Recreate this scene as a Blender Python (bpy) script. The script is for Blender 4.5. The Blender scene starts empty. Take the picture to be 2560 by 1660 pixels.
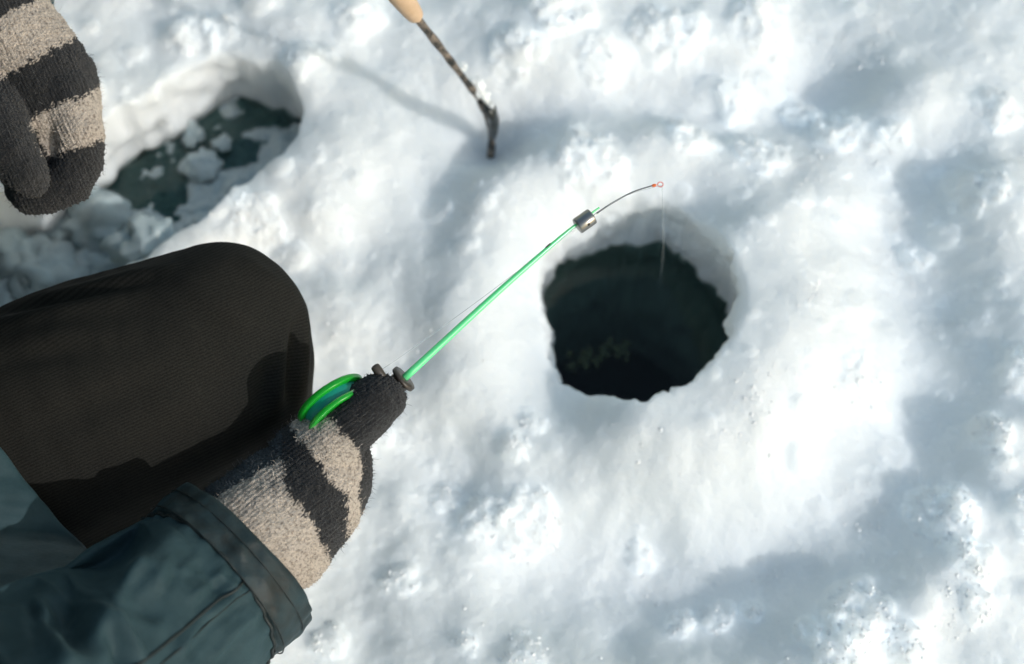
import bpy, bmesh, math, random
import numpy as np
from mathutils import Vector, Matrix

R = math.radians
rng = np.random.default_rng(7)
random.seed(7)
scene = bpy.context.scene
C = scene.collection

# ------------------------------------------------------------------ camera
PITCH, CAM_H, LENS = 68.0, 1.0, 50.0
FPX = 2560 * LENS / 36.0
cam_d = bpy.data.cameras.new('camera')
cam = bpy.data.objects.new('camera', cam_d); C.objects.link(cam)
cam.location = (0, 0, CAM_H)
cam.rotation_euler = (R(90 - PITCH), 0, 0)
cam_d.lens = LENS; cam_d.sensor_width = 36.0
cam_d.clip_start = 0.02; cam_d.clip_end = 3000
cam_d.dof.use_dof = True
cam_d.dof.focus_distance = 0.865
cam_d.dof.aperture_fstop = 4.0
scene.camera = cam

# ------------------------------------------------------------------ light
SUN_EL = 31.0
SUN_AZ = np.array([0.85, -0.527])                       # horizontal direction towards the sun
SUN_AZ = SUN_AZ / np.linalg.norm(SUN_AZ)
to_sun = Vector((SUN_AZ[0] * math.cos(R(SUN_EL)), SUN_AZ[1] * math.cos(R(SUN_EL)), math.sin(R(SUN_EL))))
world = bpy.data.worlds.new('World'); scene.world = world; world.use_nodes = True
wn = world.node_tree.nodes; wl = world.node_tree.links
bg = wn['Background']
sky = wn.new('ShaderNodeTexSky'); sky.sky_type = 'NISHITA'; sky.sun_disc = False
sky.sun_elevation = R(SUN_EL)
sky.sun_rotation = math.atan2(SUN_AZ[0], SUN_AZ[1])
sky.air_density = 2.4; sky.dust_density = 2.2; sky.ozone_density = 2.6
wl.new(sky.outputs[0], bg.inputs[0]); bg.inputs[1].default_value = 0.15
sun_d = bpy.data.lights.new('sun', 'SUN'); sun_d.energy = 2.0; sun_d.angle = R(0.55); sun_d.color = (1.0, 0.985, 0.965)
sun = bpy.data.objects.new('sun', sun_d); C.objects.link(sun)
sun.rotation_euler = (-to_sun).to_track_quat('-Z', 'Y').to_euler()
sun.location = (2, -2, 3)
scene.view_settings.view_transform = 'Standard'
scene.view_settings.look = 'None'
scene.view_settings.exposure = -0.07
scene.view_settings.gamma = 1.0
scene.cycles.use_denoising = True
scene.cycles.max_bounces = 10
scene.cycles.diffuse_bounces = 3
scene.cycles.use_adaptive_sampling = True
scene.cycles.adaptive_threshold = 0.03
scene.cycles.transparent_max_bounces = 16
scene.cycles.caustics_reflective = False
scene.cycles.caustics_refractive = False

# ------------------------------------------------------------------ helpers
_p = R(PITCH)
FWD = np.array([0, math.cos(_p), -math.sin(_p)]); UPV = np.array([0, math.sin(_p), math.cos(_p)]); RGT = np.array([1.0, 0, 0])
CAM = np.array([0, 0, CAM_H])

def at(px, py, t):
    """a point of the place that stands t metres in front of the photographer"""
    return CAM + t * (FWD + RGT * (px - 1280) / FPX + UPV * (830 - py) / FPX)

def ground(px, py, z=0.0):
    d = FWD + RGT * (px - 1280) / FPX + UPV * (830 - py) / FPX
    return CAM + d * ((z - CAM_H) / d[2])

def plane_xy(P):
    """2560-wide plan coordinates of points, used to lay out seams and stripes"""
    q = P - CAM
    w = q @ FWD
    return np.stack([1280 + (q @ RGT) / w * FPX, 830 - (q @ UPV) / w * FPX], -1)

def _hash(ix, iy, iz, seed):
    h = (ix.astype(np.int64) * 374761393 + iy.astype(np.int64) * 668265263 + iz.astype(np.int64) * 2147483647 + seed * 1274126177) & 0xffffffff
    h = ((h ^ (h >> 13)) * 1274126177) & 0xffffffff
    h = (h ^ (h >> 16)) & 0xffffffff
    h = (h * 2246822519) & 0xffffffff
    return ((h ^ (h >> 15)) & 0xffffff) / float(0xffffff)

def vnoise3(P, freq, seed=0):
    """smooth value noise in -1..1"""
    q = P * freq
    i = np.floor(q); f = q - i; i = i.astype(np.int64)
    u = f * f * f * (f * (f * 6 - 15) + 10)
    out = np.zeros(len(P))
    for dx in (0, 1):
        wx = u[:, 0] if dx else 1 - u[:, 0]
        for dy in (0, 1):
            wy = u[:, 1] if dy else 1 - u[:, 1]
            for dz in (0, 1):
                wz = u[:, 2] if dz else 1 - u[:, 2]
                out += wx * wy * wz * _hash(i[:, 0] + dx, i[:, 1] + dy, i[:, 2] + dz, seed)
    return out * 2 - 1

def vnoise2(X, Y, freq, seed=0):
    qx = X * freq; qy = Y * freq
    # rotate so that the lattice does not line up with the axes
    a = 0.6 + seed * 1.3
    qx, qy = qx * math.cos(a) - qy * math.sin(a) + 17.3 * seed, qx * math.sin(a) + qy * math.cos(a) + 5.1 * seed
    ix = np.floor(qx); iy = np.floor(qy); fx = qx - ix; fy = qy - iy
    ix = ix.astype(np.int64); iy = iy.astype(np.int64); z = np.zeros_like(ix)
    ux = fx ** 3 * (fx * (fx * 6 - 15) + 10); uy = fy ** 3 * (fy * (fy * 6 - 15) + 10)
    a00 = _hash(ix, iy, z, seed); a10 = _hash(ix + 1, iy, z, seed); a01 = _hash(ix, iy + 1, z, seed); a11 = _hash(ix + 1, iy + 1, z, seed)
    return ((a00 * (1 - ux) + a10 * ux) * (1 - uy) + (a01 * (1 - ux) + a11 * ux) * uy) * 2 - 1

def clumps(X, Y, cell, rmin, rmax, prob, seed):
    """rounded lumps lying on a surface: height of the highest half-ball over each point"""
    qx = X / cell; qy = Y / cell
    ix = np.floor(qx).astype(np.int64); iy = np.floor(qy).astype(np.int64); z = np.zeros_like(ix)
    best = np.zeros_like(X)
    for dx in (-1, 0, 1):
        for dy in (-1, 0, 1):
            jx = ix + dx; jy = iy + dy
            cx = (jx + _hash(jx, jy, z, seed)) * cell; cy = (jy + _hash(jx, jy, z, seed + 1)) * cell
            r = rmin + (rmax - rmin) * _hash(jx, jy, z, seed + 2) ** 2
            on = _hash(jx, jy, z, seed + 3) < prob
            d2 = (X - cx) ** 2 + (Y - cy) ** 2
            h = np.sqrt(np.maximum(r * r - d2, 0)) * on
            best = np.maximum(best, h)
    return best

def smooth(a, b, x):
    t = np.clip((x - a) / (b - a), 0, 1)
    return t * t * (3 - 2 * t)

def link(o, parent=None):
    C.objects.link(o)
    if parent is not None:
        o.parent = parent
    return o

def mesh_obj(name, verts, faces, mat, parent=None, smooth_shade=True):
    me = bpy.data.meshes.new(name)
    verts = np.asarray(verts, dtype=np.float32)
    if isinstance(faces, np.ndarray):
        k = faces.shape[1]
        me.vertices.add(len(verts)); me.vertices.foreach_set('co', verts.ravel())
        me.loops.add(faces.size); me.loops.foreach_set('vertex_index', faces.astype(np.int32).ravel())
        me.polygons.add(len(faces))
        me.polygons.foreach_set('loop_start', np.arange(0, faces.size, k, dtype=np.int32))
        me.update(calc_edges=True)
    else:
        me.from_pydata([tuple(map(float, v)) for v in verts], [], faces); me.update()
    if smooth_shade:
        me.polygons.foreach_set('use_smooth', np.ones(len(me.polygons), dtype=bool))
    me.materials.append(mat)
    o = bpy.data.objects.new(name, me)
    return link(o, parent)

def empty(name, label, cat, loc=(0, 0, 0)):
    o = bpy.data.objects.new(name, None); C.objects.link(o); o.location = loc
    o.empty_display_size = 0.02
    o['label'] = label; o['category'] = cat
    return o

def tag(o, label=None, cat=None, group=None, kind=None):
    if label: o['label'] = label
    if cat: o['category'] = cat
    if group: o['group'] = group
    if kind: o['kind'] = kind
    return o

def adopt(o, parent):
    """parent keeping world place (parents here are unrotated empties or meshes at the origin)"""
    o.parent = parent
    o.matrix_parent_inverse = Matrix.Translation(-Vector(parent.location)) if parent.type == 'EMPTY' else Matrix.Identity(4)
    return o

def frames(path):
    path = np.asarray(path, float)
    T = np.gradient(path, axis=0); T /= np.linalg.norm(T, axis=1)[:, None]
    ref = np.array([0, 0, 1.0]) if abs(T[0, 2]) < 0.9 else np.array([0, 1.0, 0])
    N = np.cross(T[0], np.cross(ref, T[0])); N /= np.linalg.norm(N)
    Ns = [N]
    for k in range(1, len(path)):
        n = Ns[-1] - T[k] * (Ns[-1] @ T[k]); n /= np.linalg.norm(n); Ns.append(n)
    Ns = np.array(Ns); B = np.cross(T, Ns)
    return T, Ns, B

def spline(pts, n):
    """Catmull-Rom through rows of any width"""
    P = np.asarray(pts, float)
    P = np.vstack([2 * P[0] - P[1], P, 2 * P[-1] - P[-2]])
    m = len(P) - 3
    out = []
    for u in np.linspace(0, m - 1e-9, n):
        i = int(u); f = u - i
        a, b, c, d = P[i], P[i + 1], P[i + 2], P[i + 3]
        out.append(0.5 * ((2 * b) + (-a + c) * f + (2 * a - 5 * b + 4 * c - d) * f * f + (-a + 3 * b - 3 * c + d) * f ** 3))
    return np.array(out)

def tube_grid(path, radii, seg, disp=None, sx=1.0, sy=1.0):
    T, N, B = frames(path)
    th = np.linspace(0, 2 * np.pi, seg, endpoint=False)
    cs, sn = np.cos(th), np.sin(th)
    dirs = N[:, None, :] * (cs * sx)[None, :, None] + B[:, None, :] * (sn * sy)[None, :, None]
    P = np.asarray(path)[:, None, :] + dirs * np.asarray(radii)[:, None, None]
    return P, dirs

def grid_faces(nr, seg, closed=True):
    i = np.arange(nr - 1)[:, None]; j = np.arange(seg if closed else seg - 1)[None, :]
    a = i * seg + j; b = i * seg + (j + 1) % seg
    return np.stack([a, b, b + seg, a + seg], -1).reshape(-1, 4)

def tube_obj(name, path, radii, seg, mat, parent=None, caps=True, sx=1.0, sy=1.0):
    path = np.asarray(path, float)
    radii = np.full(len(path), radii) if np.isscalar(radii) else np.asarray(radii, float)
    P, _ = tube_grid(path, radii, seg, sx=sx, sy=sy)
    V = P.reshape(-1, 3)
    F = [tuple(map(int, f)) for f in grid_faces(len(path), seg)]
    if caps:
        F.append(tuple(range(seg - 1, -1, -1)))
        F.append(tuple(range((len(path) - 1) * seg, len(path) * seg)))
    return mesh_obj(name, V, F, mat, parent)

def blob(name, chains, voxel, smooth_iter, mat, parent=None, factor=0.5):
    """one continuous surface grown round chains of (point, radius)"""
    bm = bmesh.new(); bmesh.ops.create_icosphere(bm, subdivisions=3 if voxel < 0.0035 else 2, radius=1.0)
    SB = np.array([v.co[:] for v in bm.verts]); SF = np.array([[v.index for v in f_.verts] for f_ in bm.faces]); bm.free()
    Vs, Fs, k0 = [], [], 0
    for ch in chains:
        for (p0, r0), (p1, r1) in zip(ch[:-1], ch[1:]):
            p0 = np.asarray(p0); p1 = np.asarray(p1)
            n = max(2, int(np.linalg.norm(p1 - p0) / (min(r0, r1) * 0.30)) + 1)
            for k in range(n + 1):
                f = k / n
                Vs.append(SB * (r0 * (1 - f) + r1 * f) + p0 * (1 - f) + p1 * f); Fs.append(SF + k0); k0 += len(SB)
    Vs = np.vstack(Vs).astype(np.float32); Fs = np.vstack(Fs).astype(np.int32)
    me = bpy.data.meshes.new('tmp')
    me.vertices.add(len(Vs)); me.vertices.foreach_set('co', Vs.ravel())
    me.loops.add(Fs.size); me.loops.foreach_set('vertex_index', Fs.ravel())
    me.polygons.add(len(Fs)); me.polygons.foreach_set('loop_start', np.arange(0, Fs.size, 3, dtype=np.int32))
    me.update(calc_edges=True)
    o = bpy.data.objects.new('tmp', me); C.objects.link(o)
    m = o.modifiers.new('r', 'REMESH'); m.mode = 'VOXEL'; m.voxel_size = voxel
    s = o.modifiers.new('s', 'SMOOTH'); s.factor = factor; s.iterations = smooth_iter
    dg = bpy.context.evaluated_depsgraph_get()
    nm = bpy.data.meshes.new_from_object(o.evaluated_get(dg))
    bpy.data.objects.remove(o); bpy.data.meshes.remove(me)
    nm.name = name
    nm.materials.clear(); nm.materials.append(mat)
    nm.polygons.foreach_set('use_smooth', np.ones(len(nm.polygons), dtype=bool))
    r = bpy.data.objects.new(name, nm)
    return link(r, parent)

def get_co(me):
    a = np.zeros(len(me.vertices) * 3, np.float32); me.vertices.foreach_get('co', a); return a.reshape(-1, 3).astype(float)

def get_no(me):
    a = np.zeros(len(me.vertices) * 3, np.float32); me.vertices.foreach_get('normal', a); return a.reshape(-1, 3).astype(float)

def set_co(me, P):
    me.vertices.foreach_set('co', np.asarray(P, np.float32).ravel()); me.update()

def set_color(me, col, name='Col'):
    at_ = me.color_attributes.new(name, 'FLOAT_COLOR', 'POINT')
    a = np.ones((len(col), 4), np.float32); a[:, :3] = col
    at_.data.foreach_set('color', a.ravel())

def set_vec(me, v, name):
    at_ = me.attributes.new(name, 'FLOAT_VECTOR', 'POINT')
    at_.data.foreach_set('vector', np.asarray(v, np.float32).ravel())

# ------------------------------------------------------------------ materials
def mat(name, base=(0.5, 0.5, 0.5), rough=0.5, metal=0.0, spec=0.5, **kw):
    m = bpy.data.materials.new(name); m.use_nodes = True
    b = m.node_tree.nodes['Principled BSDF']
    b.inputs['Base Color'].default_value = (*base, 1)
    b.inputs['Roughness'].default_value = rough
    b.inputs['Metallic'].default_value = metal
    b.inputs['Specular IOR Level'].default_value = spec
    for k, v in kw.items():
        b.inputs[k].default_value = v
    return m

def nodes(m):
    return m.node_tree.nodes, m.node_tree.links, m.node_tree.nodes['Principled BSDF']

def noise_node(m, scale, detail=4, rough=0.6, coord='Object', vec=None):
    n, l, b = nodes(m)
    t = n.new('ShaderNodeTexNoise'); t.inputs['Scale'].default_value = scale
    t.inputs['Detail'].default_value = detail; t.inputs['Roughness'].default_value = rough
    if vec is None:
        tc = n.new('ShaderNodeTexCoord'); l.new(tc.outputs[coord], t.inputs['Vector'])
    else:
        l.new(vec, t.inputs['Vector'])
    return t

def bump_node(m, height, strength, dist, prev=None):
    n, l, b = nodes(m)
    bp = n.new('ShaderNodeBump'); bp.inputs['Strength'].default_value = strength; bp.inputs['Distance'].default_value = dist
    l.new(height, bp.inputs['Height'])
    if prev is not None: l.new(prev.outputs[0], bp.inputs['Normal'])
    l.new(bp.outputs[0], b.inputs['Normal'])
    return bp

def ramp_mix(m, fac, c0, c1, lo=0.35, hi=0.65):
    n, l, b = nodes(m)
    r = n.new('ShaderNodeValToRGB'); r.color_ramp.elements[0].position = lo; r.color_ramp.elements[1].position = hi
    r.color_ramp.elements[0].color = (*c0, 1); r.color_ramp.elements[1].color = (*c1, 1)
    l.new(fac, r.inputs[0]); return r

# snow
M_snow = mat('snow', (0.88, 0.905, 0.91), 0.55, spec=0.35)
n, l, b = nodes(M_snow)
b.subsurface_method = 'BURLEY'
b.inputs['Subsurface Weight'].default_value = 1.0
b.inputs['Subsurface Radius'].default_value = (1.0, 1.0, 1.0)
b.inputs['Subsurface Scale'].default_value = 0.025
nz1 = noise_node(M_snow, 420, 3, 0.6); nz2 = noise_node(M_snow, 1300, 2, 0.6)
bp1 = bump_node(M_snow, nz1.outputs[0], 0.45, 0.0016)
bump_node(M_snow, nz2.outputs[0], 0.6, 0.0009, bp1)

# slush and loose lumps: wet, and greyed further to stand for the pit's shade
M_chunk = mat('wet_snow', (0.48, 0.555, 0.565), 0.4, spec=0.45)
n, l, b = nodes(M_chunk)
b.subsurface_method = 'BURLEY'
b.inputs['Subsurface Weight'].default_value = 1.0
b.inputs['Subsurface Radius'].default_value = (0.8, 1.0, 1.1)
b.inputs['Subsurface Scale'].default_value = 0.005
bump_node(M_chunk, noise_node(M_chunk, 350, 3).outputs[0], 0.4, 0.002)

M_crystal = mat('ice_grain', (0.97, 0.98, 0.98), 0.10, spec=0.8)

# lake water: dark green, mostly clear, thin mirror on top
def water_mat(name, tint):
    m = bpy.data.materials.new(name); m.use_nodes = True
    n, l = m.node_tree.nodes, m.node_tree.links
    n.remove(n['Principled BSDF']); out = n['Material Output']
    tr = n.new('ShaderNodeBsdfTransparent'); tr.inputs[0].default_value = (*tint, 1)
    gl = n.new('ShaderNodeBsdfGlossy'); gl.inputs['Roughness'].default_value = 0.03
    fr = n.new('ShaderNodeFresnel'); fr.inputs['IOR'].default_value = 1.33
    tx = n.new('ShaderNodeTexNoise'); tx.inputs['Scale'].default_value = 25
    tc = n.new('ShaderNodeTexCoord'); l.new(tc.outputs['Object'], tx.inputs['Vector'])
    bp = n.new('ShaderNodeBump'); bp.inputs['Strength'].default_value = 0.05; bp.inputs['Distance'].default_value = 0.01
    l.new(tx.outputs[0], bp.inputs['Height']); l.new(bp.outputs[0], gl.inputs['Normal']); l.new(bp.outputs[0], fr.inputs['Normal'])
    mx = n.new('ShaderNodeMixShader')
    l.new(fr.outputs[0], mx.inputs[0]); l.new(tr.outputs[0], mx.inputs[1]); l.new(gl.outputs[0], mx.inputs[2])
    l.new(mx.outputs[0], out.inputs['Surface'])
    return m
M_water = water_mat('lake_water', (0.37, 0.48, 0.43))
M_water2 = water_mat('melt_water', (0.42, 0.54, 0.51))

# black trousers: twill
M_trouser = mat('twill', (0.028, 0.025, 0.021), 0.9, spec=0.08)
n, l, b = nodes(M_trouser)
b.inputs['Sheen Weight'].default_value = 0.0
b.inputs['Sheen Tint'].default_value = (0.9, 0.8, 0.65, 1)
tw = n.new('ShaderNodeAttribute'); tw.attribute_name = 'weave'
wv = n.new('ShaderNodeTexWave'); wv.wave_type = 'BANDS'; wv.bands_direction = 'X'; wv.inputs['Scale'].default_value = 0.314 / 2.0
wv.inputs['Distortion'].default_value = 0.6; wv.inputs['Detail'].default_value = 1; wv.inputs['Detail Scale'].default_value = 2.0
l.new(tw.outputs['Vector'], wv.inputs['Vector'])
nzt = noise_node(M_trouser, 1500, 2)
mxh = n.new('ShaderNodeMath'); mxh.operation = 'MULTIPLY_ADD'; mxh.inputs[1].default_value = 0.20
l.new(wv.outputs['Fac'], mxh.inputs[0]); l.new(nzt.outputs[0], mxh.inputs[2])
bump_node(M_trouser, mxh.outputs[0], 0.2, 0.0005)
rc = ramp_mix(M_trouser, mxh.outputs[0], (0.0095, 0.0096, 0.0086), (0.033, 0.0318, 0.0272), 0.38, 0.95)
l.new(rc.outputs[0], b.inputs['Base Color'])

# teal softshell jacket
def jacket_mat(name, c0, c1, rough):
    m = mat(name, c0, rough, spec=0.3)
    n, l, b = nodes(m)
    b.inputs['Sheen Weight'].default_value = 0.06; b.inputs['Sheen Roughness'].default_value = 0.45
    b.inputs['Sheen Tint'].default_value = (0.5, 0.85, 0.9, 1)
    nz = noise_node(m, 55, 6, 0.7)
    rr = ramp_mix(m, nz.outputs[0], c0, c1, 0.3, 0.72)
    l.new(rr.outputs[0], b.inputs['Base Color'])
    n2 = noise_node(m, 700, 3); bp = bump_node(m, n2.outputs[0], 0.25, 0.0007)
    n3 = noise_node(m, 120, 4); bump_node(m, n3.outputs[0], 0.25, 0.002, bp)
    return m
M_jacket = jacket_mat('teal_softshell', (0.016, 0.040, 0.048), (0.029, 0.062, 0.073), 0.72)
M_cuff = jacket_mat('worn_teal_cuff', (0.015, 0.018, 0.017), (0.018, 0.041, 0.049), 0.55)
M_seam = mat('dark_seam', (0.010, 0.017, 0.018), 0.6)

# knitted wool
M_wool = mat('striped_wool', (0.5, 0.45, 0.4), 0.95, spec=0.1)
n, l, b = nodes(M_wool)
va = n.new('ShaderNodeVertexColor'); va.layer_name = 'Col'
nzc = noise_node(M_wool, 480, 4, 0.75)
mxc = n.new('ShaderNodeMix'); mxc.data_type = 'RGBA'; mxc.blend_type = 'MULTIPLY'; mxc.inputs[0].default_value = 0.75
rr = ramp_mix(M_wool, nzc.outputs[0], (0.22, 0.18, 0.15), (1.2, 1.18, 1.16), 0.34, 0.54)
l.new(va.outputs[0], mxc.inputs[6]); l.new(rr.outputs[0], mxc.inputs[7]); l.new(mxc.outputs[2], b.inputs['Base Color'])
b.inputs['Sheen Weight'].default_value = 0.15; b.inputs['Sheen Roughness'].default_value = 0.6
ka = n.new('ShaderNodeAttribute'); ka.attribute_name = 'knit'
kw = n.new('ShaderNodeTexWave'); kw.wave_type = 'BANDS'; kw.bands_direction = 'X'; kw.inputs['Scale'].default_value = 0.16 / 1.0
kw.inputs['Distortion'].default_value = 3.5; kw.inputs['Detail'].default_value = 2; kw.inputs['Detail Scale'].default_value = 0.8
l.new(ka.outputs['Vector'], kw.inputs['Vector'])
bpk = bump_node(M_wool, kw.outputs['Fac'], 0.2, 0.001)
nzb = noise_node(M_wool, 900, 3, 0.7)
bump_node(M_wool, nzb.outputs[0], 0.9, 0.0022, bpk)

M_fuzz = mat('wool_fibre', (0.5, 0.45, 0.4), 0.9, spec=0.15)
n, l, b = nodes(M_fuzz)
va = n.new('ShaderNodeVertexColor'); va.layer_name = 'Col'; l.new(va.outputs[0], b.inputs['Base Color'])

# tackle
M_green_rod = mat('green_rod_plastic', (0.15, 0.80, 0.33), 0.22, spec=0.9)
n, l, b = nodes(M_green_rod)
b.inputs['Subsurface Weight'].default_value = 0.6; b.inputs['Subsurface Scale'].default_value = 0.003; b.inputs['Subsurface Radius'].default_value = (0.4, 1, 0.5)
M_green_reel = mat('green_reel_plastic', (0.010, 0.46, 0.03), 0.28, spec=0.5)
n, l, b = nodes(M_green_reel)
b.inputs['Transmission Weight'].default_value = 0.25
b.inputs['Subsurface Weight'].default_value = 0.4; b.inputs['Subsurface Scale'].default_value = 0.003; b.inputs['Subsurface Radius'].default_value = (0.2, 1, 0.3)
M_spool = mat('blue_line_wound', (0.012, 0.30, 0.22), 0.35)
nsp = noise_node(M_spool, 900, 2); bump_node(M_spool, nsp.outputs[0], 0.4, 0.0004)
M_blackplastic = mat('black_plastic', (0.022, 0.020, 0.018), 0.35)
M_bronze = mat('brown_black_plastic', (0.045, 0.036, 0.028), 0.38, spec=0.5)
M_steel = mat('dark_steel', (0.30, 0.29, 0.27), 0.32, metal=1.0)
nst = noise_node(M_steel, 500, 3); bump_node(M_steel, nst.outputs[0], 0.15, 0.0005)
M_wire = mat('spring_wire', (0.12, 0.13, 0.14), 0.4, metal=0.6)
M_orange = mat('orange_bead', (0.85, 0.16, 0.03), 0.4)
M_pink = mat('pink_ring', (0.75, 0.25, 0.22), 0.4)
M_silver = mat('silver_sleeve', (0.75, 0.74, 0.70), 0.3, metal=0.9)
M_line = mat('nylon_line', (0.75, 0.80, 0.82), 0.25, spec=0.7)
n, l, b = nodes(M_line); b.inputs['Alpha'].default_value = 0.5

# stick
M_wood = mat('pale_wood', (0.62, 0.43, 0.27), 0.5)
nw = noise_node(M_wood, 40, 4); rw = ramp_mix(M_wood, nw.outputs[0], (0.55, 0.37, 0.22), (0.70, 0.50, 0.33))
n, l, b = nodes(M_wood); l.new(rw.outputs[0], b.inputs['Base Color'])
M_rust = mat('weathered_steel', (0.10, 0.085, 0.07), 0.5, metal=0.4)
nr = noise_node(M_rust, 130, 4); rr_ = ramp_mix(M_rust, nr.outputs[0], (0.035, 0.035, 0.033), (0.30, 0.24, 0.19), 0.42, 0.62)
n, l, b = nodes(M_rust); l.new(rr_.outputs[0], b.inputs['Base Color']); bump_node(M_rust, nr.outputs[0], 0.5, 0.002)
M_brown = mat('brown_reflection', (0.34, 0.27, 0.17), 0.8)  # brown of a water reflection, given to small solid lumps

# ------------------------------------------------------------------ snow surface with both holes
HC = np.array([0.0975, 0.4215]); HR = 0.0795           # fishing hole
g1, g2 = ground(560, 140)[:2], ground(250, 350)[:2]
g3, g4 = ground(722, 320)[:2], ground(440, 500)[:2]
pd = (g2 - g1); pd /= np.linalg.norm(pd)            # direction of the long pit
PR = 0.5 * abs((g1 - g3) @ np.array([-pd[1], pd[0]])) + 0.008
mid = 0.5 * (g1 + g3)
e_end = ground(742, 215)[:2]
P0 = mid + pd * (((e_end - mid) @ pd) + PR)          # axis end near the upper right
_near = np.array([-pd[1], pd[0]]); _near = _near if _near @ SUN_AZ > 0 else -_near
P0 = P0 + _near * 0.009 + pd * 0.012; PR = PR + 0.008
P1 = P0 + pd * 0.42
STICK = ground(1222, 380, -0.02)

def capsule_rho(X, Y):
    ax = (X - P0[0]) * pd[0] + (Y - P0[1]) * pd[1]
    L = np.linalg.norm(P1 - P0)
    s = np.clip(ax, 0, L)
    cx = P0[0] + pd[0] * s; cy = P0[1] + pd[1] * s
    return cx, cy, s

CLODS = [(2130, 1560, 0.026, 0.020), (2000, 1600, 0.010, 0.009), (1790, 1545, 0.013, 0.012), (1700, 1562, 0.010, 0.010), (1880, 1525, 0.008, 0.008), (2450, 1110, 0.016, 0.018),
         (2470, 1180, 0.010, 0.010), (2330, 1310, 0.024, 0.016), (2400, 1430, 0.016, 0.013), (2360, 1270, 0.012, 0.012), (2520, 960, 0.020, 0.016), (1600, 1372, 0.012, 0.009), (2080, 1660, 0.022, 0.018),
         (2240, 1640, 0.016, 0.016), (2400, 1540, 0.012, 0.014), (2550, 1300, 0.02, 0.016), (2150, 985, 0.020, 0.012), (1470, 430, 0.030, 0.014), (1700, 330, 0.014, 0.012), (1830, 260, 0.016, 0.014),
         (2000, 260, 0.016, 0.014), (2080, 330, 0.020, 0.016), (1730, 370, 0.016, 0.012), (2220, 360, 0.014, 0.014), (1900, 400, 0.024, 0.012), (2430, 520, 0.020, 0.016), (2480, 300, 0.022, 0.014),
         (2290, 640, 0.012, 0.012), (1320, 1310, 0.028, 0.014), (1210, 1290, 0.018, 0.012), (1110, 1240, 0.012, 0.008), (1330, 1060, 0.010, 0.009), (1290, 1130, 0.012, 0.010), (1000, 1450, 0.014, 0.008),
         (820, 1600, 0.014, 0.012), (1160, 1620, 0.010, 0.009), (1310, 1640, 0.018, 0.008), (930, 1080, 0.014, 0.008), (650, 560, 0.022, 0.012), (560, 500, 0.02, 0.012), (480, 90, 0.02, 0.014), (560, 80, 0.014, 0.010),
         (760, 170, 0.016, 0.012), (900, 60, 0.02, 0.012), (1400, 60, 0.028, 0.016), (1650, 90, 0.03, 0.016), (1900, 70, 0.026, 0.014), (1300, 160, 0.024, 0.014), (1500, 180, 0.022, 0.012)]

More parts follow.
